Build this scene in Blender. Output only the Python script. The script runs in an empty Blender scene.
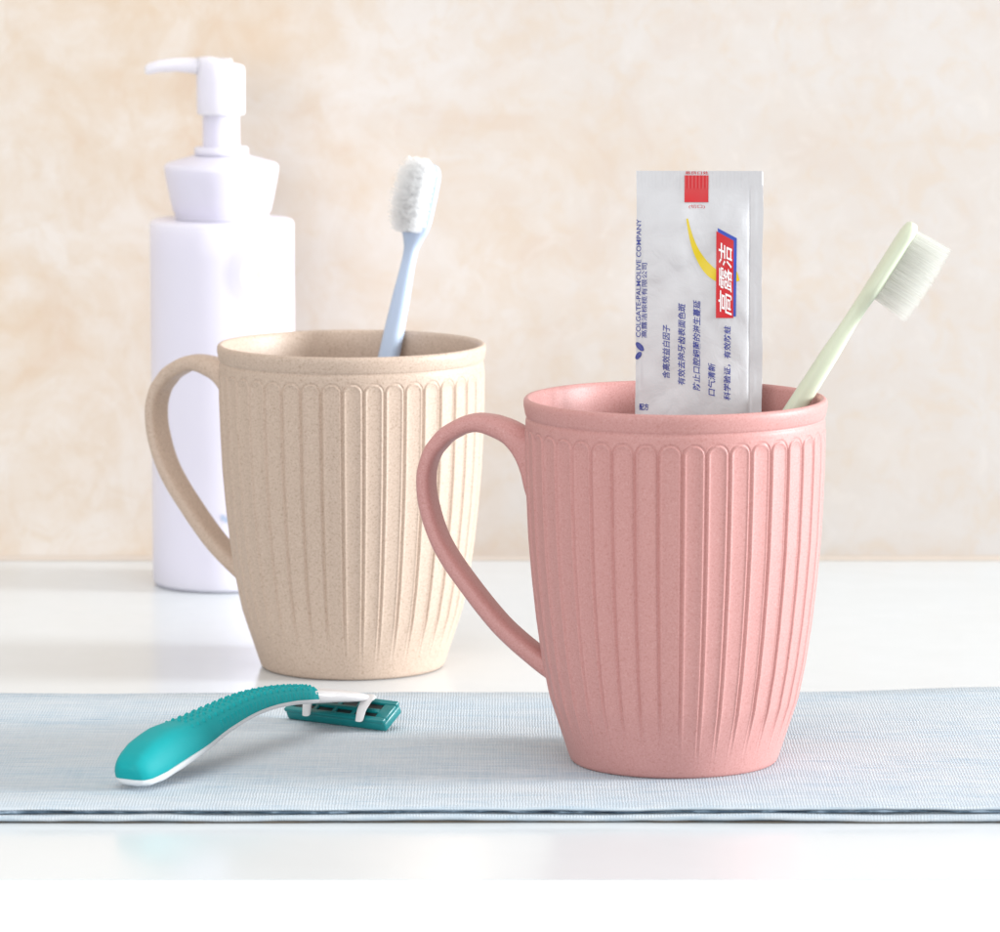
import bpy, bmesh, math, random
from mathutils import Vector, Matrix, noise, Euler
random.seed(7)
S = bpy.context.scene
COL = S.collection
R = math.radians
PI = math.pi

# ------------------------------------------------------------------ camera
FPX, PITCH, CAMH = 4873.0, R(7.557), 0.2767
cp, sp = math.cos(PITCH), math.sin(PITCH)
cam = bpy.data.cameras.new('camera'); camo = bpy.data.objects.new('camera', cam); COL.objects.link(camo)
camo.location = (0, 0, CAMH); camo.rotation_euler = (R(90) - PITCH, 0, 0)
cam.sensor_width = 36; cam.lens = FPX / 1000 * 36
cam.clip_start = 0.05; cam.clip_end = 50
cam.dof.use_dof = True; cam.dof.focus_distance = 1.45; cam.dof.aperture_fstop = 27
S.camera = camo

def at_y(u, v, y):
    """world point seen at photo pixel (u,v) lying at depth coordinate y"""
    d = Vector(((u - 500) / FPX, cp + (466 - v) / FPX * sp, -sp + (466 - v) / FPX * cp))
    return Vector((0, 0, CAMH)) + d * (y / d.y)

def at_z(u, v, z):
    d = Vector(((u - 500) / FPX, cp + (466 - v) / FPX * sp, -sp + (466 - v) / FPX * cp))
    return Vector((0, 0, CAMH)) + d * ((z - CAMH) / d.z)

# ------------------------------------------------------------------ helpers
def smooth01(a, b, x):
    t = min(1.0, max(0.0, (x - a) / (b - a))); return t * t * (3 - 2 * t)

def lerp_tab(tab, x):
    if x <= tab[0][0]: return tab[0][1:]
    for p, q in zip(tab, tab[1:]):
        if x <= q[0]:
            t = (x - p[0]) / (q[0] - p[0]); return tuple(a + (b - a) * t for a, b in zip(p[1:], q[1:]))
    return tab[-1][1:]

def catmull(pts, n):
    """resample a polyline of equal-length tuples with a Catmull-Rom spline"""
    P = [Vector(p) for p in pts]; P = [P[0] * 2 - P[1]] + P + [P[-1] * 2 - P[-2]]
    out = []
    for i in range(1, len(P) - 2):
        for k in range(n):
            t = k / n
            a, b, c, d = P[i - 1], P[i], P[i + 1], P[i + 2]
            out.append(0.5 * ((2 * b) + (c - a) * t + (2 * a - 5 * b + 4 * c - d) * t * t + (3 * b - a - 3 * c + d) * t ** 3))
    out.append(P[-2])
    return out

def mesh_obj(name, verts, faces, mat, parent=None, angle=40):
    me = bpy.data.meshes.new(name); me.from_pydata([tuple(v) for v in verts], [], faces)
    return finish(name, me, mat, parent, angle)

def finish(name, me, mat, parent=None, angle=40):
    bm = bmesh.new(); bm.from_mesh(me); bmesh.ops.recalc_face_normals(bm, faces=bm.faces); bm.to_mesh(me); bm.free()
    for p in me.polygons: p.use_smooth = True
    me.set_sharp_from_angle(angle=R(angle))
    me.materials.append(mat)
    o = bpy.data.objects.new(name, me); COL.objects.link(o)
    if parent: o.parent = parent
    return o

class MB:
    def __init__(self): self.v = []; self.f = []
    def add(self, verts, faces):
        n = len(self.v); self.v += [Vector(v) for v in verts]; self.f += [tuple(i + n for i in f) for f in faces]
    def rings(self, rings, cap=True):
        n = len(rings[0]); vs = [p for r in rings for p in r]; fs = []
        for i in range(len(rings) - 1):
            for j in range(n):
                k = (j + 1) % n
                fs.append((i * n + j, i * n + k, (i + 1) * n + k, (i + 1) * n + j))
        if cap:
            fs.append(tuple(range(n - 1, -1, -1))); fs.append(tuple((len(rings) - 1) * n + j for j in range(n)))
        self.add(vs, fs)
    def lathe(self, prof, n=64, c=(0, 0, 0)):
        self.rings([[Vector((c[0] + r * math.cos(2 * PI * j / n), c[1] + r * math.sin(2 * PI * j / n), c[2] + z)) for j in range(n)] for r, z in prof])
    def box(self, lo, hi, bev=0.0, seg=2, M=None):
        bm = bmesh.new(); bmesh.ops.create_cube(bm, size=1)
        for v in bm.verts: v.co = Vector([lo[i] + (v.co[i] + .5) * (hi[i] - lo[i]) for i in range(3)])
        if bev: bmesh.ops.bevel(bm, geom=bm.edges[:], offset=bev, segments=seg, affect='EDGES', profile=.5)
        if M: bm.transform(M)
        bm.verts.index_update()
        self.add([v.co.copy() for v in bm.verts], [tuple(v.index for v in f.verts) for f in bm.faces]); bm.free()
    def build(self, name, mat, parent=None, angle=40):
        return mesh_obj(name, self.v, self.f, mat, parent, angle)

def superellipse(a, b, n, e=2.6):
    out = []
    for j in range(n):
        t = 2 * PI * j / n; c, s = math.cos(t), math.sin(t)
        out.append((a * math.copysign(abs(c) ** (2 / e), c), b * math.copysign(abs(s) ** (2 / e), s)))
    return out

def thing(name, label, cat, loc=(0, 0, 0), rotz=0, group=None):
    o = bpy.data.objects.new(name, None); COL.objects.link(o); o.empty_display_size = .02
    o.location = loc; o.rotation_euler = (0, 0, rotz)
    tag(o, label, cat, group); return o

def tag(o, label, cat, group=None):
    o['label'] = label; o['category'] = cat
    if group: o['group'] = group

# ------------------------------------------------------------------ materials
class Mat:
    def __init__(self, name, rough=.5, spec=.5, metallic=0.0):
        self.m = bpy.data.materials.new(name); self.m.use_nodes = True
        self.nt = self.m.node_tree; self.b = self.nt.nodes['Principled BSDF']
        self.b.inputs['Roughness'].default_value = rough; self.b.inputs['Specular IOR Level'].default_value = spec
        self.b.inputs['Metallic'].default_value = metallic
    def n(self, typ, **kw):
        x = self.nt.nodes.new(typ)
        for k, v in kw.items():
            if k in x.inputs: x.inputs[k].default_value = v
            else: setattr(x, k, v)
        return x
    def l(self, a, b): self.nt.links.new(a, b)
    def coord(self, scale=(1, 1, 1), rot=(0, 0, 0)):
        t = self.n('ShaderNodeTexCoord'); mp = self.n('ShaderNodeMapping'); self.l(t.outputs['Object'], mp.inputs['Vector'])
        mp.inputs['Scale'].default_value = scale; mp.inputs['Rotation'].default_value = rot
        return mp.outputs['Vector']
    def noise(self, vec, scale, detail=4, rough=.55, dist=0):
        x = self.n('ShaderNodeTexNoise', Scale=scale, Detail=detail, Roughness=rough, Distortion=dist); self.l(vec, x.inputs['Vector'])
        return x.outputs['Fac']
    def ramp(self, fac, stops):
        x = self.n('ShaderNodeValToRGB'); e = x.color_ramp.elements
        while len(e) < len(stops): e.new(.5)
        for k, (p, c) in enumerate(stops):
            e[k].position = p; e[k].color = (*c, 1) if len(c) == 3 else c
        self.l(fac, x.inputs['Fac']); return x.outputs['Color']
    def mix(self, fac, a, b, mode='MIX'):
        x = self.n('ShaderNodeMix', data_type='RGBA', blend_type=mode)
        for s, val in ((x.inputs[0], fac), (x.inputs[6], a), (x.inputs[7], b)):
            if isinstance(val, (int, float)): s.default_value = val
            elif isinstance(val, tuple): s.default_value = (*val, 1)
            else: self.l(val, s)
        return x.outputs[2]
    def math(self, op, a, b=None):
        x = self.n('ShaderNodeMath', operation=op)
        for s, val in ((x.inputs[0], a), (x.inputs[1], b)):
            if val is None: continue
            if isinstance(val, (int, float)): s.default_value = val
            else: self.l(val, s)
        return x.outputs[0]
    def color(self, c):
        if isinstance(c, tuple): self.b.inputs['Base Color'].default_value = (*c, 1)
        else: self.l(c, self.b.inputs['Base Color'])
        return self
    def bump(self, h, strength=.3, dist=.0005):
        x = self.n('ShaderNodeBump', Strength=strength, Distance=dist); self.l(h, x.inputs['Height']); self.l(x.outputs['Normal'], self.b.inputs['Normal'])

def plain(name, c, rough=.4, spec=.5, metallic=0.0, sss=0):
    M = Mat(name, rough, spec, metallic); v = M.coord()
    f = M.noise(v, 160, 3)
    M.color(M.mix(f, tuple(x * .97 for x in c), tuple(min(1, x * 1.03) for x in c)))
    if sss:
        M.b.inputs['Subsurface Weight'].default_value = sss; M.b.inputs['Subsurface Radius'].default_value = (1, 1, 1); M.b.inputs['Subsurface Scale'].default_value = .006
    return M.m

def speckled(name, base, dark, light, spk):
    """wheat-straw plastic: fine dark and light grains in a matt body"""
    M = Mat(name, .48, .35); v = M.coord()
    f1 = M.noise(v, 1900, 2, .6); f2 = M.noise(v, 900, 3, .6); f3 = M.noise(v, 60, 3)
    c = M.mix(M.math('MULTIPLY', f3, .5), base, tuple(x * 1.06 for x in base))
    k1 = M.ramp(f1, [(.52, (0, 0, 0)), (.74, (1, 1, 1))]); k2 = M.ramp(f2, [(.60, (0, 0, 0)), (.72, (1, 1, 1))])
    k3 = M.ramp(f1, [(.26, (1, 1, 1)), (.42, (0, 0, 0))])
    c = M.mix(M.math('MULTIPLY', k1, spk), c, dark); c = M.mix(M.math('MULTIPLY', k2, spk * .6), c, dark); c = M.mix(M.math('MULTIPLY', k3, spk * .8), c, light)
    M.color(c); M.bump(f1, .12, .0003)
    return M.m

def mat_wall():
    M = Mat('stone_wall', .45, .35); v = M.coord()
    big = M.noise(v, 7, 5, .6, .6); mid = M.noise(v, 24, 6, .62, 1.2); fine = M.noise(v, 85, 6, .65, .8); veil = M.noise(v, 12, 6, .62, 1.0)
    c = M.ramp(mid, [(.36, (.75, .57, .41)), (.45, (.79, .68, .56)), (.54, (.82, .75, .67)), (.62, (.86, .825, .785))])
    c2 = M.ramp(veil, [(.35, (.77, .61, .45)), (.55, (.80, .72, .64)), (.7, (.82, .77, .73))])
    c = M.mix(.5, c, c2)
    # greyer, cleaner stone towards the right end of the slab
    sx = M.n('ShaderNodeSeparateXYZ'); M.l(v, sx.inputs[0])
    g = M.ramp(M.math('ADD', M.math('MULTIPLY', sx.outputs[0], 1.9), M.math('MULTIPLY', big, .9)), [(.22, (0, 0, 0)), (.72, (1, 1, 1))])
    c = M.mix(M.math('MULTIPLY', g, .66), c, (.705, .695, .695))
    k = M.ramp(fine, [(.36, (1, 1, 1)), (.5, (0, 0, 0))])
    c = M.mix(M.math('MULTIPLY', k, .32), c, (.74, .60, .45))
    k = M.ramp(fine, [(.56, (0, 0, 0)), (.72, (1, 1, 1))])
    c = M.mix(M.math('MULTIPLY', k, .3), c, (.86, .83, .80))
    M.color(M.mix(1.0, c, (.815, .785, .762), 'MULTIPLY')); return M.m

def mat_counter():
    M = Mat('white_counter', .18, .42); v = M.coord()
    f = M.noise(v, 5, 5, .6, .5)
    M.color(M.ramp(f, [(.35, (.685, .72, .735)), (.65, (.705, .745, .765))]))
    f2 = M.noise(v, 30, 4); M.l(M.ramp(f2, [(.3, (.16, .16, .16)), (.7, (.22, .22, .22))]), M.b.inputs['Roughness'])
    return M.m

def mat_cloth():
    M = Mat('linen_cloth', .9, .15)
    v = M.coord()
    weft = M.noise(M.coord((70, 700, 60)), 1, 4, .65); weft2 = M.noise(M.coord((14, 170, 10)), 1, 3, .6)
    warp = M.noise(M.coord((1300, 20, 40)), 1, 3, .6)
    patch = M.noise(M.coord((7, 22, 7)), 1, 3)
    c = M.ramp(weft, [(.28, (.38, .50, .60)), (.42, (.58, .645, .69)), (.56, (.70, .72, .735)), (.72, (.81, .82, .83))])
    c = M.mix(M.math('MULTIPLY', M.ramp(warp, [(.45, (0, 0, 0)), (.7, (1, 1, 1))]), .4), c, (.80, .80, .80))
    c = M.mix(M.math('MULTIPLY', M.ramp(weft2, [(.5, (0, 0, 0)), (.75, (1, 1, 1))]), .45), c, (.50, .61, .70))
    c = M.mix(M.math('MULTIPLY', M.ramp(patch, [(.4, (0, 0, 0)), (.66, (1, 1, 1))]), .5), c, (.74, .72, .70))
    w1 = M.n('ShaderNodeTexWave', wave_type='BANDS', bands_direction='X', Scale=360, Distortion=3.0, Detail=2); M.l(v, w1.inputs['Vector'])
    w2 = M.n('ShaderNodeTexWave', wave_type='BANDS', bands_direction='Y', Scale=140, Distortion=4.0, Detail=3); M.l(v, w2.inputs['Vector'])
    wv = M.math('MULTIPLY', w1.outputs['Fac'], w2.outputs['Fac'])
    c = M.mix(M.math('MULTIPLY', M.ramp(wv, [(.05, (1, 1, 1)), (.5, (0, 0, 0))]), .2), c, (.42, .54, .63))
    M.color(M.mix(1.0, c, (.79, .835, .87), 'MULTIPLY'))
    h = M.math('ADD', M.math('MULTIPLY', w1.outputs['Fac'], w2.outputs['Fac']), M.math('MULTIPLY', weft, 1.2))
    M.bump(h, .4, .0004)
    return M.m

def mat_foil():
    M = Mat('foil_film', .48, .45, .05); v = M.coord()
    f = M.noise(v, 45, 4, .55, .6)
    M.color(M.ramp(f, [(.3, (.55, .545, .56)), (.7, (.62, .62, .635))]))
    M.bump(M.noise(v, 150, 4, .55, 1.5), .30, .0006)
    return M.m

def mat_bottle():
    """glossy pale lilac plastic; a reflection painted in as a faint cream and lilac ring high on its right"""
    M = Mat('lilac_plastic', .30, .4); v = M.coord()
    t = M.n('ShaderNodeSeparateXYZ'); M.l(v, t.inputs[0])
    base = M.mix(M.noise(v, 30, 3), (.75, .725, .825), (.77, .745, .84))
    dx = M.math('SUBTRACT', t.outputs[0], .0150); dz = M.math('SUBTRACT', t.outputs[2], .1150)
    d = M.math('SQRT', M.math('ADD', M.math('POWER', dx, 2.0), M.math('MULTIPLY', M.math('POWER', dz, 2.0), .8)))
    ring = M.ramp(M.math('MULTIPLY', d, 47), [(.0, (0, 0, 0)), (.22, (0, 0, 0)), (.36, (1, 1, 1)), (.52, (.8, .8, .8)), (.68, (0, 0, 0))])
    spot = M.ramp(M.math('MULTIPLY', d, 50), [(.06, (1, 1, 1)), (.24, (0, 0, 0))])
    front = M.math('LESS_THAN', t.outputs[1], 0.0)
    base = M.mix(M.math('MULTIPLY', M.math('MULTIPLY', ring, front), .58), base, (.44, .415, .55))  # ring and spot: see-through reflection painted into the base colour
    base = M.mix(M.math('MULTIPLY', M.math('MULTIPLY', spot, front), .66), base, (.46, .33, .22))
    M.color(base)
    M.b.inputs['Subsurface Weight'].default_value = .55; M.b.inputs['Subsurface Radius'].default_value = (1, 1, 1); M.b.inputs['Subsurface Scale'].default_value = .010
    return M.m

def mat_bristle(name, c, tr, clear):
    # clear nylon filaments: they scatter, let light through and are partly see-through
    M = Mat(name, .45, .3)
    M.color(M.mix(M.noise(M.coord(), 900, 2), tuple(x * .97 for x in c), c))
    t = M.n('ShaderNodeBsdfTranslucent'); t.inputs[0].default_value = (*c, 1)
    p = M.n('ShaderNodeBsdfTransparent')
    mx = M.n('ShaderNodeMixShader'); mx.inputs[0].default_value = tr
    m2 = M.n('ShaderNodeMixShader'); m2.inputs[0].default_value = clear
    out = M.nt.nodes['Material Output']
    M.l(M.b.outputs[0], mx.inputs[1]); M.l(t.outputs[0], mx.inputs[2]); M.l(mx.outputs[0], m2.inputs[1]); M.l(p.outputs[0], m2.inputs[2]); M.l(m2.outputs[0], out.inputs[0])
    return M.m

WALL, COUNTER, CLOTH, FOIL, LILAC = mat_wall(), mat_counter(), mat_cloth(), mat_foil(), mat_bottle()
def mat_edge_line():
    M = Mat('navy_edge_line', .9, .1)
    M.color(M.ramp(M.noise(M.coord((120, 400, 400)), 1, 4, .6), [(.36, (.03, .045, .07)), (.52, (.10, .15, .20)), (.66, (.34, .43, .52))])); return M.m
EDGE = mat_edge_line()
CONTACT_SHADE = plain('brown_contact_shade', (.17, .14, .11), .9, .1)  # brown colour standing for the contact shadow under the cloth
TAN = speckled('tan_straw_plastic', (.54, .418, .332), (.22, .13, .08), (.74, .64, .55), .52)
PINK = speckled('pink_straw_plastic', (.525, .265, .246), (.34, .11, .09), (.70, .45, .42), .4)
PALE = plain('pale_lilac_plastic', (.74, .715, .815), .34, .4, 0, .6)
PUMPW = plain('milky_plastic', (.79, .765, .84), .34, .4, 0, .7)
TEAL = plain('teal_rubber', (.0, .33, .345), .62, .3)
TEALD = plain('teal_plastic', (.0, .19, .20), .35, .5)
WHITEP = plain('white_plastic', (.80, .80, .80), .3)
GREYW = plain('grey_white_plastic', (.66, .65, .65), .35)
DARK = plain('dark_slot', (.012, .02, .022), .5)
BLUEP = plain('pale_blue_plastic', (.45, .54, .69), .5, .5, 0, .15)
GREENP = plain('pale_green_plastic', (.60, .64, .49), .45, .5, 0, .15)
BRW = mat_bristle('white_bristle', (.99, .99, .99), .6, .66)
BRC = mat_bristle('clear_bristle', (.83, .83, .79), .5, .86)
RED = plain('red_ink', (.56, .010, .016), .4)
BLUE = plain('blue_ink', (.018, .028, .25), .4)
YELLOW = plain('yellow_ink', (.70, .53, .0), .4)
WHITEI = plain('white_ink', (.85, .83, .83), .4)
NAVYB = plain('royal_blue_ink', (.03, .07, .42), .4)

# ------------------------------------------------------------------ setting
COUNTER_EDGE_Y = at_z(500, 881, 0).y
WALL_Y = at_z(500, 560, 0).y
m = MB(); m.box((-1.6, COUNTER_EDGE_Y + .0016, -.25), (1.9, WALL_Y + .05, 0))
counter = m.build('counter', COUNTER); counter['kind'] = 'structure'
m = MB(); m.box((-1.6, COUNTER_EDGE_Y, -.25), (1.9, COUNTER_EDGE_Y + .0015, -.0002), .0004, 3)
m.build('added_edge_band', plain('added_white_band', (.95, .95, .95), .3), counter)  # added strip for the blank white border, whiter so the front renders brighter
m = MB(); m.box((-1.6, WALL_Y, -.25 + .02), (1.9, WALL_Y + .04, 1.1))
m.v = [v if v.z > 0 else Vector((v.x, v.y, .0006)) for v in m.v]
wall = m.build('wall', WALL); wall['kind'] = 'structure'
m = MB(); m.rings([[Vector((x, WALL_Y - .0002 - q * .0022, .0001 + z)) for q, z in ((-.05, 0), (1, 0), (.55, .0004), (.2, .0009), (.05, .0017), (-.05, .0017))] for x in (-1.6, 1.9)])
m.build('seam_filler', plain('beige_grout', (.58, .50, .43), .8, .1), wall, 60)

# ------------------------------------------------------------------ folded linen runner
TOP = .0042
def runner():
    root = thing('table_runner', 'folded pale blue grey linen runner lying along the white counter front', 'table runner', (0, 0, 0))
    yb0, yf = at_z(0, 692, TOP).y, at_z(500, 806, TOP).y
    def edge_back(x): return yb0 + .0015 * math.sin(x * 9) + .009 * smooth01(.095, .16, x) + .0006 * noise.noise((x * 60, 3, 0))
    def sheet(z0, z1, front_off, seed, fray):
        nx, ny = 420, 14
        def fr(x): return yf + front_off + .0010 * noise.noise((x * 14, seed, 0)) + fray * noise.noise((x * 150, seed, 4)) + .0008 * math.sin(x * 6 + seed)
        def lift(x, y, t): return .0003 * noise.noise((x * 20, y * 25, seed))
        tops, bots = [], []
        for i in range(nx + 1):
            x = -.75 + 1.5 * i / nx
            a, b = fr(x), edge_back(x)
            dz = .0005 * noise.noise((x * 22, seed * 3, 1)) + .0002 * noise.noise((x * 90, seed, 1))
            sec = [(0, -.9), (-.0006, -.45), (-.0008, 0), (-.0006, .45), (0, .9)]
            row = []
            zc, hz = (z0 + z1) / 2, (z1 - z0) / 2
            for oy, oz in sec: row.append(Vector((x, a + oy, zc + oz * hz + dz)))
            for j in range(1, ny + 1):
                t = j / ny; y = a + (b - a) * t
                row.append(Vector((x, y, z1 + dz * (1 - smooth01(0, .2, t)) + lift(x, y, t) * smooth01(0, .1, t))))
            row.append(Vector((x, b + .0006, zc))); row.append(Vector((x, b, z0)))
            row.append(Vector((x, a + (b - a) * .5, z0)))
            tops.append(row)
        mm = MB(); mm.rings(tops, True); return mm
    sheet(.0004, .0021, -.0034, 1.3, .0003).build('lower_layer', CLOTH, root, 60)
    sheet(.0028, TOP - .0001, 0, 5.7, .0003).build('upper_layer', CLOTH, root, 60)
    # dark line under the folded edge; thin brown strip is modelled contact shadow
    for nm, yo, zz, rr, sd in (('edge_dark_line', -.0002, .00262, .00042, 5.7), ('edge_dark_line', -.0036, .00030, .00024, 1.3)):
        rings = []
        for i in range(701):
            x = -.75 + 1.5 * i / 700
            y = yf + yo + .0010 * noise.noise((x * 14, sd, 0)) + .0008 * math.sin(x * 6 + sd) + .0002 * noise.noise((x * 190, 8, sd))
            dz = .0005 * noise.noise((x * 22, sd * 3, 1)) + .00012 * noise.noise((x * 160, sd, 5))
            k = rr * max(.2, .7 + .9 * noise.noise((x * 75, sd, 9)) + .5 * noise.noise((x * 260, sd, 3)))
            rings.append([Vector((x, y + k * 1.6 * math.cos(a * PI / 3), zz + (dz if zz > .001 else 0) + k * math.sin(a * PI / 3))) for a in range(6)])
        mm = MB(); mm.rings(rings, True); mm.build(nm, EDGE if zz > .001 else CONTACT_SHADE, root, 80)
    return root
runner()

# ------------------------------------------------------------------ mugs
MH = .1066                                     # height
NFL, PH = 40, R(180 - 9 * .65)                  # forty tongue shaped flutes
PINKY = (.0508, 1.4024)
TANXY = (-.0486, 1.5862)
# outer radius by height (measured down the pink mug's outline)
PROF = [(.0000, .0296), (.0005, .0302), (.0020, .0308), (.0060, .0321), (.0110, .0337), (.0190, .0362), (.0300, .0384), (.0420, .0401), (.0540, .0414), (.0660, .0424), (.0780, .04295), (.0880, .0433), (.0960, .0434), (.1000, .0434)]
def r_out(z): return lerp_tab(PROF, z)[0]
ZTOP = .0978
def relief(th, z):
    r = r_out(z); pitch = 2 * PI * r / NFL; k = pitch / .00675
    a = ((th - PH) / (2 * PI / NFL)); a -= round(a); x = a * pitch
    hw = .435 * pitch
    zc = ZTOP - hw
    d = (hw - abs(x)) if z < zc else hw - math.hypot(x, z - zc)
    d /= k; d *= 1000
    if d < -.9: return 0.0
    bead = .30 * math.exp(-((d - .40) / .27) ** 2)
    bowl = -.20 * smooth01(.5, 2.4, d)
    gap = -.38 * math.exp(-((d + .22) / .20) ** 2) if z < ZTOP + .002 else 0
    return (bead + bowl + gap) * .00074 * k * smooth01(.003, .022, z)

def mug_meshes():
    cols = []
    for i in range(NFL):
        for q in (-.5, -.485, -.47, -.455, -.44, -.425, -.41, -.395, -.38, -.365, -.35, -.33, -.30, -.25, -.17, -.06, .06, .17, .25, .30, .33, .35, .365, .38, .395, .41, .425, .44, .455, .47, .485):
            cols.append(PH + 2 * PI / NFL * (i + q))
    zs = [0, .0003, .0006, .0012, .002, .003]; z = .0045
    while z < ZTOP - .0045: zs.append(z); z += .0016
    z = ZTOP - .0045
    while z < ZTOP + .0012: zs.append(z); z += .00018
    zs += [.0993, .0998]
    rings = [[(r_out(z) + relief(t, z)) for t in cols] for z in zs]
    extra = [(.04335, .1002), (.0432, .1006), (.04305, .1009), (.0431, .1012), (.04335, .1014), (.0435, .1017), (.0437, .1028), (.0440, .1042), (.0440, .1054), (.04385, .1061), (.0434, .10655), (.0429, .1066), (.0424, .10645), (.0420, .1060), (.0417, .1052), (.0414, .100), (.0411, .088), (.0402, .064), (.0380, .042), (.0350, .024), (.0318, .0115), (.0290, .0075), (.020, .0068), (.002, .0066)]
    allr = [[Vector((r * math.cos(t), r * math.sin(t), z)) for r, t in zip(row, cols)] for z, row in zip(zs, rings)]
    allr += [[Vector((r * math.cos(t), r * math.sin(t), z)) for t in cols] for r, z in extra]
    base = [[Vector((r * math.cos(t), r * math.sin(t), z)) for t in cols] for r, z in ((.002, .0012), (.024, .0012), (.0262, .0005), (.027, 0.))]
    mm = MB(); mm.rings(base + allr, True)
    body = bpy.data.meshes.new('body'); body.from_pydata([tuple(v) for v in mm.v], [], mm.f)
    # handle: outer line (pixels of the photo turned into the handle's own plane), thickness along it
    rows = []
    for oL, oz, iL, iz, w in HANDLE_PATH:
        o, q0 = Vector((oL, oz)), Vector((iL, iz)); c = (o + q0) / 2; dr = (o - q0) / 2
        rows.append([Vector((-(c.x + dr.x * q), p, c.y + dr.y * q)) for p, q in superellipse(w / 2, 1, 28, 3.0)])
    mh = MB(); mh.rings(rows, True)
    handle = bpy.data.meshes.new('handle'); handle.from_pydata([tuple(v) for v in mh.v], [], mh.f)
    return body, handle

def handle_path():
    phi = R(16); ex = Vector((-math.cos(phi), math.sin(phi), 0)); nf = Vector((-math.sin(phi), -math.cos(phi), 0))
    o = Vector((PINKY[0], PINKY[1], 0)) + nf * .0045
    camp = Vector((0, 0, CAMH))
    pairs = [((531, 435), (534, 512)), ((522, 429), (525.5, 500)), ((514, 424.5), (521.5, 480)), ((506, 421), (515.5, 463)), ((498, 418.5), (508, 451)), ((490, 416.5), (498.5, 442.5)), ((474, 415), (479, 434)), ((460, 417.5), (466, 434.5)), ((448, 423), (456, 439)), ((437, 430), (447.5, 444)), ((429, 439), (442, 450)), ((422, 449), (436, 457)), ((417.7, 461), (432, 466)), ((415, 472), (430, 475)), ((414.5, 484), (429.5, 485)), ((415.5, 499), (430.5, 497)), ((419, 516), (434, 512)), ((424, 532), (438, 525.5)), ((432, 551), (445.5, 543)), ((443, 570), (456.5, 561)), ((455, 587), (468, 577)), ((472, 610), (485, 599)), ((490, 632), (503, 620)), ((506, 648), (519, 635)), ((522, 662), (535, 648)), ((538, 675), (550, 660)), ((555, 687), (566, 671)), ((566, 695), (578, 680))]
    def loc(u, v):
        d = Vector(((u - 500) / FPX, cp + (466 - v) / FPX * sp, -sp + (466 - v) / FPX * cp))
        t = (o - camp).dot(nf) / d.dot(nf); P = camp + d * t
        return (P - o).dot(ex), P.z - TOP
    n = len(pairs)
    ends = [Vector((*loc(*a), *loc(*b))) for a, b in pairs]
    sm = catmull(ends, 4)
    return [(*p, .0110 - .0006 * smooth01(.5, .9, i / len(sm))) for i, p in enumerate(sm)]
HANDLE_PATH = handle_path()
BODY_ME, HANDLE_ME = mug_meshes()

def make_mug(name, mat, xy, z, rotz, label):
    t = thing(name, label, 'mug', (xy[0], xy[1], z), rotz, 'straw plastic mugs')
    first = make_mug.first
    if first is None:
        b = finish('body', BODY_ME, mat, t, 60); h = finish('handle', HANDLE_ME, mat, t, 60)
        make_mug.first = (b, h)
        parts = (b, h)
    else:
        parts = []
        for o in first:
            c = o.copy(); COL.objects.link(c); c.parent = t; parts.append(c)
    for c in parts:
        c.material_slots[0].link = 'OBJECT'; c.material_slots[0].material = mat
    return t
make_mug.first = None
make_mug('mug', PINK, PINKY, TOP, -R(16), 'pink speckled fluted mug standing on the linen runner')
make_mug('mug', TAN, TANXY, 0.0002, -R(28), 'beige speckled fluted mug standing on the bare white counter')

# ------------------------------------------------------------------ toothbrushes
def ortho(axis, face):
    z = axis.normalized(); x = (face - z * face.dot(z)).normalized(); y = z.cross(x)
    M = Matrix((x, y, z)).transposed().to_4x4(); return M

def brush_handle(L, hs=1.0):
    # (z, half width across the bristle face, half thickness, offset along the bristle side)
    head = L
    tab = [(0, .0030, .0024, 0), (.002, .0034, .0028, 0), (.02, .0039, .0033, 0), (.075, .0038, .0032, 0), (.105, .0033, .0029, 0), (L - .045, .0028, .0026, 0), (L - .036, .0023, .0022, 0), (L - .030, .0024, .0021, 0), (L - .0262, .0036, .0021, .0001), (L - .0235, .0049, .0021, .0002), (L - .020, .0055, .0021, .0002), (L - .010, .0056, .0021, .0002), (L - .004, .0054, .0021, .0002), (L - .0018, .0047, .0019, .0002), (L - .0006, .0036, .0016, .0002), (L, .0018, .0009, .0002)]
    zs = []
    for p, q in zip(tab, tab[1:]):
        for k in range(4): zs.append(p[0] + (q[0] - p[0]) * k / 4)
    zs.append(L)
    ct = catmull([Vector(t[1:]) for t in tab], 4)
    m = MB()
    m.rings([[Vector((c.z + q, p, z)) for p, q in superellipse(max(c.x, .0005), max(c.y, .0005), 28, 2.7)] for z, c in zip(zs, ct)])
    return m

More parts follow.
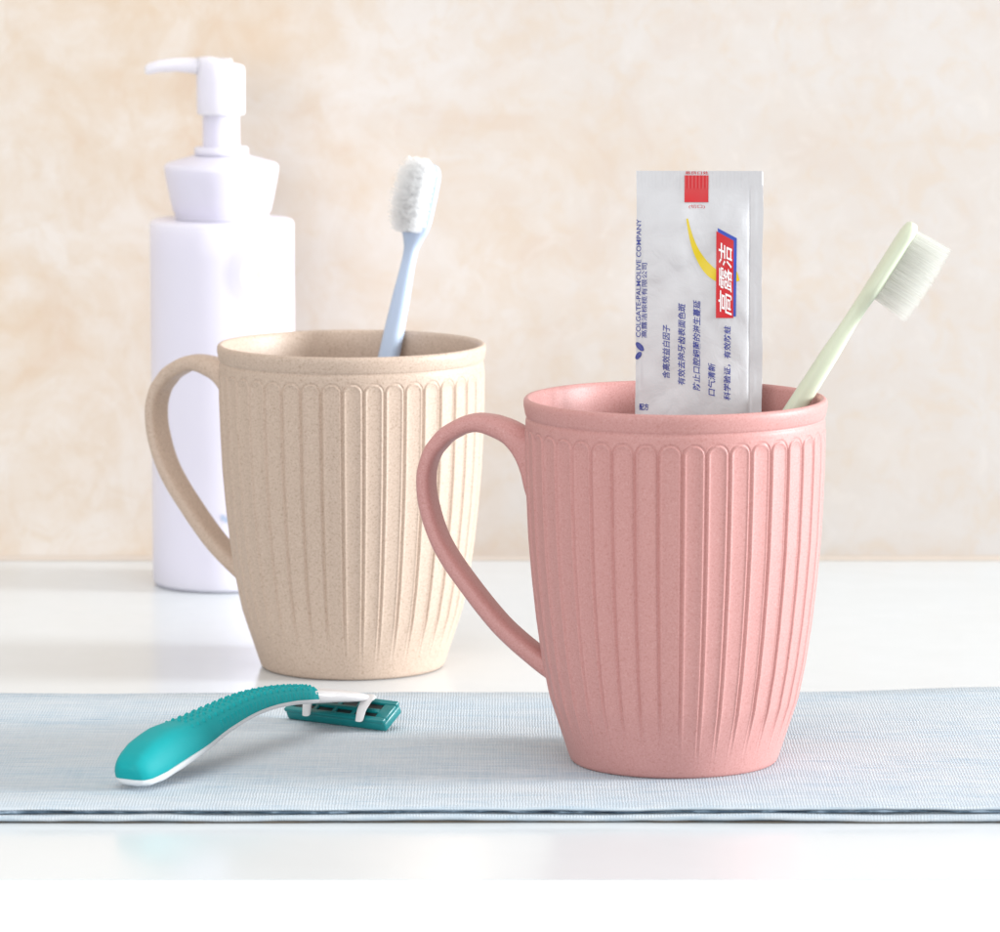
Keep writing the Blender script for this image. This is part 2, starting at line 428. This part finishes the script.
def brush_bristles(L, length, splay, dome=.05, rows=(12, 4), per=26, rad=.00011, tuft=.00105, sides=3):
    m = MB(); rnd = random.Random(11)
    for i in range(rows[0]):
        for j in range(rows[1]):
            z0 = L - .0235 + .0212 * i / (rows[0] - 1) ; y0 = (j - (rows[1] - 1) / 2) * .0026
            if i in (0, rows[0] - 1): y0 *= .72
            z0 += .0
            for k in range(per):
                a = rnd.random() * 2 * PI; q = math.sqrt(rnd.random()) * tuft
                b = Vector((.0019, y0 + q * math.cos(a), z0 + q * math.sin(a)))
                u = (z0 - (L - .0129)) / .0106; w = y0 / .0042
                ln = length * (1 + .10 * rnd.random() - dome * (u * u + .5 * w * w))
                tip = b + Vector((ln, (w * splay * 1.1 + rnd.gauss(0, .06)) * ln * .5 + q * math.cos(a) * .6, (u * splay + rnd.gauss(0, .06)) * ln * .5 + q * math.sin(a) * .6))
                mid = (b + tip) / 2 + Vector((0, rnd.gauss(0, .00012), rnd.gauss(0, .00012)))
                rr = [[p + Vector((0, s * math.cos(t), s * math.sin(t))) for t in [2 * PI * e / sides for e in range(sides)]] for p, s in ((b, rad), (mid, rad), (tip, rad * (.75 if sides == 3 else 1)))]
                m.rings(rr)
    return m

def toothbrush(label, mat, bmat, bottom, through, face, L, splay, length, rad, per, dome=.05, tuft=.00105):
    t = thing('toothbrush', label, 'toothbrush', bottom, 0, 'toothbrushes in the mugs')
    M = ortho(through - bottom, face); M.translation = bottom
    t.matrix_world = M
    brush_handle(L).build('handle', mat, t, 60)
    brush_bristles(L, length, splay, dome, per=per, rad=rad, tuft=tuft, sides=5 if rad > .00013 else 3).build('bristles', bmat, t, 60)
    return t

tx, ty = TANXY
toothbrush('pale blue toothbrush with fluffy white bristles leaning in the beige mug', BLUEP, BRW,
           Vector((tx - .0075, ty + .004, .0085)), Vector((tx + .0131, ty + .0355, .1066)), Vector((-.46, -.88, .1)), .1640, .16, .0090, .000125, 80, .26, .00115)
px_, py_ = PINKY
toothbrush('pale green toothbrush with clear bristles leaning over the pink mug rim', GREENP, BRC,
           Vector((px_ - .0229, py_ - .001, .0150)), Vector((px_ + .0385, py_ + .004, .1125)), Vector((.86, .04, -.49)), .1725, .03, .0112, .00011, 36)

# ------------------------------------------------------------------ toothpaste sachet
def sachet():
    W, H = .0372, .150
    pxm = .000293                                             # metres of sachet per photo pixel
    top = at_y(699.5, 171, PINKY[1] + .030)
    lean = R(6)
    t = thing('toothpaste_sachet', 'silver white toothpaste sachet with blue print standing in the pink mug', 'sachet', (0, 0, 0), 0)
    def bulge(x, d):                                          # x from centre, d down from the top edge: height of the front face
        seal = smooth01(.0052, .016, d) * smooth01(.0, .02, H - d - .005)
        u = x / (W / 2)
        side = max(0.0, 1 - ((u + .06) / .86) ** 2) ** .6 if abs(u + .06) < .86 else 0
        w = noise.noise((x * 90 + d * 30, d * 55, 2.0)) * .00040 + abs(noise.noise((x * 130 + d * 90, d * 60 - x * 50, 4.0))) * .00028 + noise.noise((x * 190 - d * 60, d * 120 + x * 40, 7.0)) * .00022
        dia = math.sin((x * .8 + d) * 420) * .00008
        ribs = .00006 * math.sin(x * 2 * PI / .00105) * (1 - smooth01(.0046, .0054, d))
        fold = -.00022 * math.exp(-((x - .0150) / .00035) ** 2) * smooth01(.003, .006, d)
        return .0015 * side * seal + w * (.25 + .75 * seal) * (1 if abs(u) < .9 else .4) + dia * seal + ribs + fold + .00018
    NX, NY = 90, 200
    V, F = [], []
    for s in (1, -1):
        for j in range(NY + 1):
            d = H * j / NY
            for i in range(NX + 1):
                x = -W / 2 + W * i / NX
                xe = x + (.00012 * noise.noise((d * 200, 3, s)) + .00035 * noise.noise((d * 45, 1, 0))) * (abs(x) / (W / 2)) ** 8
                h = bulge(x, d)
                V.append(Vector((xe, -h if s == 1 else max(.0002, h * .8), -d)))
    n1 = (NX + 1) * (NY + 1)
    for s in (0, 1):
        for j in range(NY):
            for i in range(NX):
                a = s * n1 + j * (NX + 1) + i; F.append((a, a + 1, a + NX + 2, a + NX + 1))
    idx = lambda s, i, j: s * n1 + j * (NX + 1) + i
    for j in range(NY):
        F.append((idx(0, 0, j), idx(0, 0, j + 1), idx(1, 0, j + 1), idx(1, 0, j))); F.append((idx(0, NX, j), idx(1, NX, j), idx(1, NX, j + 1), idx(0, NX, j + 1)))
    for i in range(NX):
        F.append((idx(0, i, 0), idx(1, i, 0), idx(1, i + 1, 0), idx(0, i + 1, 0))); F.append((idx(0, i, NY), idx(0, i + 1, NY), idx(1, i + 1, NY), idx(1, i, NY)))
    M = Matrix.Translation(top) @ Matrix.Rotation(R(-2.0), 4, 'Z') @ Matrix.Rotation(-lean, 4, 'X')
    t.matrix_world = M
    mesh_obj('pouch', V, F, FOIL, t, 70)
    def loc(u, v): return ((u - 699.5) * pxm, (v - 171) * pxm)
    def lay(poly2d, faces, name, mat, off):
        vs = [Vector((x, -bulge(max(-W / 2, min(W / 2, x)), d) - off, -d)) for x, d in poly2d]
        return mesh_obj(name, vs, faces, mat, t, 80)
    def quad(c, name, mat, off, nx=12, ny=36):
        P = []
        for j in range(ny + 1):
            for i in range(nx + 1):
                a, b = i / nx, j / ny
                u = (c[0][0] * (1 - a) + c[1][0] * a) * (1 - b) + (c[3][0] * (1 - a) + c[2][0] * a) * b
                v = (c[0][1] * (1 - a) + c[1][1] * a) * (1 - b) + (c[3][1] * (1 - a) + c[2][1] * a) * b
                P.append(loc(u, v))
        fs = [(j * (nx + 1) + i, j * (nx + 1) + i + 1, (j + 1) * (nx + 1) + i + 1, (j + 1) * (nx + 1) + i) for j in range(ny) for i in range(nx)]
        return lay(P, fs, name, mat, off)
    quad([(684.5, 175.5), (708.5, 175.5), (708.5, 202.5), (684.5, 202.5)], 'red_square', RED, .00024, 30, 30)
    # yellow swoosh
    sw = [(687.3, 219, .8), (689, 228, 1.4), (691.6, 238, 2.0), (695, 248, 2.8), (699.5, 257, 3.6), (705.5, 266, 4.6), (713, 273.5, 5.2), (722, 278, 5.4), (731, 278.5, 5.0), (739, 276.5, 4.6)]
    cs = catmull([Vector(s) for s in sw], 4); P = []
    for i, c in enumerate(cs):
        a, b = cs[max(0, i - 1)], cs[min(len(cs) - 1, i + 1)]; tg = Vector((b.x - a.x, b.y - a.y)).normalized(); nn = Vector((-tg.y, tg.x))
        for q in (-1, -.33, .33, 1): P.append(loc(c.x + nn.x * q * c.z, c.y + nn.y * q * c.z))
    fs = [(i * 4 + k, i * 4 + k + 1, i * 4 + k + 5, i * 4 + k + 4) for i in range(len(cs) - 1) for k in range(3)]
    lay(P, fs, 'yellow_swoosh', YELLOW, .00010)
    quad([(718, 228.5), (737.2, 238.5), (736.6, 317), (721, 317)], 'blue_shadow_panel', NAVYB, .00017)
    quad([(716.6, 231.5), (734, 241), (734, 318.5), (716.6, 318.5)], 'red_logo_panel', RED, .00024)
    def text(body, u0, v0, u1, v1, mat, name, off, bold=0.0, up=True, shear=0.0):
        """writing that fills the photo rectangle; up=True reads from bottom to top"""
        c = bpy.data.curves.new('print', 'FONT'); c.body = body; c.offset = bold; c.shear = shear; c.resolution_u = 3
        o = bpy.data.objects.new('print', c); COL.objects.link(o); bpy.context.view_layer.update()
        me = bpy.data.meshes.new_from_object(o.evaluated_get(bpy.context.evaluated_depsgraph_get()))
        bpy.data.objects.remove(o); bpy.data.curves.remove(c)
        bm = bmesh.new(); bm.from_mesh(me); bmesh.ops.triangulate(bm, faces=bm.faces); bm.to_mesh(me); bm.free()
        xs = [v.co.x for v in me.vertices]; ys = [v.co.y for v in me.vertices]
        x0, x1, y0, y1 = min(xs), max(xs), min(ys), max(ys)
        P = []
        for v in me.vertices:
            a, b = (v.co.x - x0) / (x1 - x0), (v.co.y - y0) / (y1 - y0)
            u, w = (u1 + (u0 - u1) * b, v1 + (v0 - v1) * a) if up else (u0 + (u1 - u0) * a, v1 + (v0 - v1) * b)
            P.append(loc(u, w))
        fs = [tuple(p.vertices) for p in me.polygons]; bpy.data.meshes.remove(me)
        return lay(P, fs, name, mat, off)
    text('高露洁', 719.0, 243, 732.4, 316, WHITEI, 'logo_lettering', .00031, .008, True, .25)
    for body, a, b, c, d in (('含高效益白因子', 663, 325.5, 670.6, 379), ('有效去除牙齿表面色斑', 678.4, 303.5, 686, 386), ('防止口腔细菌的滋生蔓延', 693.6, 300.5, 701.2, 391.5), ('口气清新', 708.8, 363.5, 716.2, 397), ('科学验证，有效防蛀', 724.6, 326, 731.8, 401)):
        text(body, a, b, c, d, BLUE, 'printed_line', .00014, .015, True, .22)
    text('COLGATE-PALMOLIVE COMPANY', 636.4, 219.5, 641.2, 338, BLUE, 'printed_line', .00014, .008)
    text('高露洁棕榄有限公司', 641.8, 263.5, 647.4, 338.5, BLUE, 'printed_line', .00014, .008)
    text('配方', 640, 404.5, 649.5, 411.5, BLUE, 'printed_line', .00014, .03, False)
    text('易撕口处', 685, 171.4, 708.5, 174.6, RED, 'printed_line', .00014, .01, False)
    text('(切口)', 689, 205, 705, 209, RED, 'printed_line', .00014, .0, False)
    # two leaf emblem
    def blob(pts, name):
        P = [loc(*p) for p in pts]; c = (sum(p[0] for p in P) / len(P), sum(p[1] for p in P) / len(P)); n = len(P)
        lay([c] + P, [(0, i + 1, (i + 1) % n + 1) for i in range(n)], name, BLUE, .00016)
    def leaf(cx, cy, a, b, ang): return [(cx + a * math.cos(q) * math.cos(ang) - b * math.sin(q) * math.sin(ang), cy + a * math.cos(q) * math.sin(ang) + b * math.sin(q) * math.cos(ang)) for q in [2 * PI * k / 24 for k in range(24)]]
    blob(leaf(640.3, 347.5, 5.6, 2.7, R(48)), 'leaf_emblem'); blob(leaf(639.0, 356.5, 4.4, 2.5, R(-55)), 'leaf_emblem')
sachet()

# ------------------------------------------------------------------ pump bottle
def bottle():
    cx, cy = at_y(221.75, 220, 1.761).x, 1.761
    t = thing('pump_bottle', 'tall pale lilac pump bottle standing behind the beige mug', 'bottle', (cx, cy, .0002))
    m = MB(); r = .0261; h = .1330
    m.lathe([(.002, .0008), (r - .004, .0008), (r - .003, 0), (r - .001, .0002), (r - .0003, .0010), (r, .0022), (r, .03), (r, .06), (r, .09), (r, .12), (r, h - .0016), (r - .0004, h - .0005), (r - .0014, h), (.0185, h), (.018, h + .0002), (.002, h + .0002)], 96)
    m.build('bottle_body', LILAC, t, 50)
    m = MB()
    m.lathe([(.002, h + .0003), (.0168, h + .0003), (.0170, h + .0010), (.0170, h + .0024), (.0176, h + .0030), (.0186, h + .007), (.0199, h + .0135), (.0206, h + .0178), (.0207, h + .0188), (.0206, h + .0194), (.0202, h + .0200), (.0194, h + .0205), (.0160, h + .0215), (.0120, h + .0226), (.0102, h + .0232), (.002, h + .0233)], 80)
    m.build('collar', PALE, t, 50)
    m = MB()
    m.lathe([(.002, h + .0233), (.0096, h + .0234), (.0098, h + .0238), (.0098, h + .0256), (.0094, h + .0262), (.0068, h + .0264), (.0067, h + .0275), (.0066, h + .0400), (.002, h + .0401)], 64)
    m.build('pump_stem', PALE, t, 50)
    # head with its sloping top
    m = MB(); z0 = h + .0378; rings = []
    n = 64
    def tp(x): return h + .0588 - .0030 * smooth01(-.006, .009, x)
    for rr, f in ((.0015, 0), (.0080, 0), (.0086, .02), (.0087, .06), (.0087, .3), (.0087, .6), (.0087, .9), (.0085, .96), (.0078, .99), (.0055, 1.0), (.001, 1.0)):
        rings.append([Vector((rr * math.cos(2 * PI * j / n), rr * math.sin(2 * PI * j / n), z0 + (tp(rr * math.cos(2 * PI * j / n)) - z0) * f)) for j in range(n)])
    m.rings(rings); m.build('pump_head', PUMPW, t, 50)
    m = MB(); rows = []
    for x, zc, a, b in ((.004, h + .0548, .0042, .0033), (-.006, h + .0550, .0042, .0033), (-.010, h + .0555, .0038, .0029), (-.016, h + .0558, .0034, .0025), (-.022, h + .0553, .0030, .0023), (-.0260, h + .0543, .0027, .0021), (-.0272, h + .0539, .0018, .0014)):
        rows.append([Vector((x, p, zc + q)) for p, q in superellipse(a, b, 28, 2.6)])
    m.rings(rows); m.build('nozzle', PUMPW, t, 60)
    # small blue mark low on the front
    def wrap(poly, faces, name, mat, off=.00015):
        rr = r + off
        return mesh_obj(name, [Vector((rr * math.sin(x / r), -rr * math.cos(x / r), z)) for x, z in poly], faces, mat, t, 80)
    P, F = [], []
    for k in range(13):
        for q in (0, 1): P.append((.0004 + .0042 * k / 12, .0262 + .0020 * q + .0006 * math.sin(k * .9)))
    F = [(2 * k, 2 * k + 1, 2 * k + 3, 2 * k + 2) for k in range(12)]
    wrap(P, F, 'blue_print', plain('faded_blue_ink', (.42, .50, .66), .4))
    return t
bottle()

# ------------------------------------------------------------------ razor
def razor():
    tail = at_z(131, 789.5, TOP); head = at_z(350, 722, TOP)
    d = Vector((head.x - tail.x, head.y - tail.y, 0)); Lh = d.length; ang = math.atan2(d.y, d.x)
    t = thing('razor', 'teal and white disposable razor lying on the linen runner', 'razor', (tail.x, tail.y, TOP), ang)
    # local: x along the handle, y to its left, z up. table: (s, centre z, half width, half thickness)
    tab = [(-.018, .0042, .0028, .0024), (-.008, .0046, .0048, .0037), (.012, .0054, .0063, .0049), (.06, .0070, .0073, .0061), (.14, .0090, .0074, .0064), (.25, .0106, .0066, .0054), (.36, .0128, .0056, .0043), (.48, .0145, .0049, .0036), (.58, .0148, .0045, .0031), (.68, .0141, .0043, .0028), (.76, .0129, .0042, .0026), (.80, .0122, .0041, .0025)]
    pts = catmull([Vector(q) for q in tab], 6)
    def frame(i):
        a, b = pts[max(0, i - 1)], pts[min(len(pts) - 1, i + 1)]
        tg = Vector(((b.x - a.x) * Lh, 0, b.y - a.y)).normalized(); return tg, Vector((-tg.z, 0, tg.x))
    grip, shell = MB(), MB(); gr, sr = [], []
    for i, p in enumerate(pts):
        tg, up = frame(i); c = Vector((p.x * Lh, 0, p.y)); w, h = p.z, p_h(pts, i, tab)
        split = -.42 * h
        ring = []
        for a, b in superellipse(w, h, 40, 3.5):
            if b < split: b = split
            f = 1 - .22 * smooth01(-.2, 1, b / h)
            ring.append(c + Vector((0, a * f, 0)) + up * b)
        gr.append(ring)
        ring = []
        for a, b in superellipse(w * 1.03, h, 40, 3.5):
            if b > split: b = split + .00005
            ring.append(c + Vector((0, a, 0)) + up * b)
        sr.append(ring)
    grip.rings(gr); shell.rings(sr)
    # rubber nubs in rows over the back of the grip
    rnd = random.Random(3)
    N = 21
    for k in range(N):
        s = .215 + .57 * k / (N - 1)
        i = min(range(len(pts)), key=lambda q: abs(pts[q].x - s)); p0 = pts[i]
        q = lerp_tab([(a.x, a.y, a.z) for a in pts], s); h = lerp_tab([(a[0], a[3]) for a in tab], s)[0]
        tg, up = frame(i); w = q[1] * .74
        for j in range(5):
            yy = (-1 + 2 * j / 4) * w * .86
            c = Vector((s * Lh, yy, q[0])) + up * (h * (1 - .30 * (abs(yy) / w) ** 3) - .0003)
            rr = .00078
            rings = []
            for zz, f in ((0, 1), (.0004, .8), (.0008, .5), (.0010, .2)):
                rings.append([c + up * zz + (tg * math.cos(2 * PI * e / 8) + Vector((0, 1, 0)) * math.sin(2 * PI * e / 8)) * rr * f for e in range(8)])
            grip.rings(rings)
    # small ribs along the near side
    for k in range(26):
        s = .33 + .46 * k / 25
        i = min(range(len(pts)), key=lambda q: abs(pts[q].x - s)); q = lerp_tab([(a.x, a.y, a.z) for a in pts], s); h = lerp_tab([(a[0], a[3]) for a in tab], s)[0]
        tg, up = frame(i)
        for side in (-1, 1):
            c = Vector((s * Lh, side * q[1] * .93, q[0]))
            rings = [[c + up * (zz * h) + tg * (.00045 * math.cos(2 * PI * e / 6)) + Vector((0, side * (.00045 * math.sin(2 * PI * e / 6) - (.0009 * max(0, zz)) ), 0)) for e in range(6)] for zz in (-.36, -.1, .2, .45)]
            grip.rings(rings)
    grip.build('grip', TEAL, t, 50); shell.build('handle_shell', WHITEP, t, 50)
    # cartridge: a slab leaning back, its slotted back turned up towards the tail of the handle
    tau = R(30)
    long = Vector((0, -1, 0)); short = Vector((math.cos(tau), 0, math.sin(tau))); nrm = Vector((-math.sin(tau), 0, math.cos(tau)))
    yaw = Matrix.Rotation(R(-5), 4, 'Z')
    C0 = Vector((Lh * .955 - .0032, .0008, .0032))             # middle of the lower edge of the slotted face
    Mc = Matrix((long, short, nrm)).transposed().to_4x4()
    Mc = yaw @ Mc; Mc.translation = C0
    LW, SW, TH = .0372, .0098, .0040
    m = MB(); m.box((-LW / 2, 0, -TH), (LW / 2, SW, -.0006), .0009, 3, Mc)
    # raised rim, end caps and cross ribs standing on the slab, the slots between them
    for lo, hi in (((-LW / 2, 0, -.0008), (LW / 2, .0018, .0004)), ((-LW / 2, SW - .0018, -.0008), (LW / 2, SW, .0004)), ((-LW / 2, .00185, -.0008), (-LW / 2 + .0022, SW - .00185, .0003)), ((LW / 2 - .0040, .00185, -.0008), (LW / 2, SW - .00185, .0003)), ((-LW / 2 + .00225, .0040, -.0008), (LW / 2 - .00405, .0056, .0002))):
        m.box(lo, hi, .0003, 2, Mc)
    for x in (-.0090, -.0020, .0050): m.box((x, .00185, -.0008), (x + .0014, SW - .00185, .0001), .0002, 1, Mc)
    cart = m.build('cartridge', TEALD, t, 40)
    m = MB(); m.box((-LW / 2 + .0015, .0016, -.0005), (LW / 2 - .003, SW - .0016, -.00045), 0, 1, Mc); m.build('blade_slots', DARK, cart, 40)
    m = MB(); m.box((-LW / 2 + .002, .0012, -TH - .0005), (LW / 2 - .002, .0030, -TH - .0003), 0, 1, Mc); m.build('blade', plain('steel', (.5, .5, .52), .3, .5, 1.0), cart, 40)
    # white neck and two curved arms reaching down to the cartridge
    m = MB(); rows = []
    for x, y, z, w, h in ((.785, 0, .0122, .0039, .0023), (.83, -.0002, .0113, .0045, .0021), (.87, -.0004, .0107, .0064, .0019), (.905, -.0006, .0101, .0090, .0017), (.935, -.0006, .0097, .0098, .0016), (.958, -.0006, .0090, .0098, .0015), (.968, -.0006, .0087, .0090, .0010)):
        rows.append([Vector((x * Lh, y + a, z + b)) for a, b in superellipse(w, h, 24, 3.2)])
    m.rings(rows)
    for yy in (.0088, -.0100):
        arm = [Vector((.965 * Lh, yy * .92, .0090)), Vector((.955 * Lh, yy, .0092)), Vector((.94 * Lh, yy * 1.03, .0088)), Vector((.925 * Lh, yy * 1.04, .0076)), Vector((.915 * Lh, yy * 1.02, .0060)), Vector((.908 * Lh, yy * 1.0, .0034))]
        ar = catmull(arm, 4); rows = []
        for i, c in enumerate(ar):
            f = 1 - .45 * i / (len(ar) - 1)
            rows.append([c + Vector((b * .8, a, b * .5)) for a, b in superellipse(.0024 * f, .0018 * f, 16, 2.4)])
        m.rings(rows)
    m.build('neck', GREYW, t, 60)
def p_h(pts, i, tab):
    return lerp_tab([(a[0], a[3]) for a in tab], pts[i].x)[0]
razor()

# ------------------------------------------------------------------ light
W = bpy.data.worlds.new('World'); S.world = W; W.use_nodes = True
bg = W.node_tree.nodes['Background']; bg.inputs[0].default_value = (.97, .985, 1, 1); bg.inputs[1].default_value = .58

def area(name, loc, target, sx, sy, power, col=(1, 1, 1)):
    l = bpy.data.lights.new(name, 'AREA'); l.shape = 'RECTANGLE'; l.size = sx; l.size_y = sy; l.energy = power; l.color = col
    o = bpy.data.objects.new(name, l); COL.objects.link(o); o.location = loc
    o.rotation_euler = (Vector(target) - Vector(loc)).to_track_quat('-Z', 'Y').to_euler(); return o
area('window_light', (2.6, 1.34, .54), (0, 1.48, .05), .68, .6, 135, (.92, .965, 1))
area('overhead_fill', (-.1, 1.15, 1.5), (0, 1.5, 0), 1.4, .9, 8.5)  # added soft fill from above, brightens the level surfaces
area('front_fill', (-.6, -.3, .5), (0, 1.5, .05), 1.2, .8, 16)  # added fill lamp, brightens the counter front and other camera-facing sides

S.view_settings.view_transform = 'Standard'; S.view_settings.look = 'None'; S.view_settings.exposure = 0; S.view_settings.gamma = 1
S.render.engine = 'CYCLES'; S.cycles.use_denoising = True
S.cycles.transparent_max_bounces = 48; S.cycles.max_bounces = 20; S.cycles.diffuse_bounces = 14; S.cycles.transmission_bounces = 20
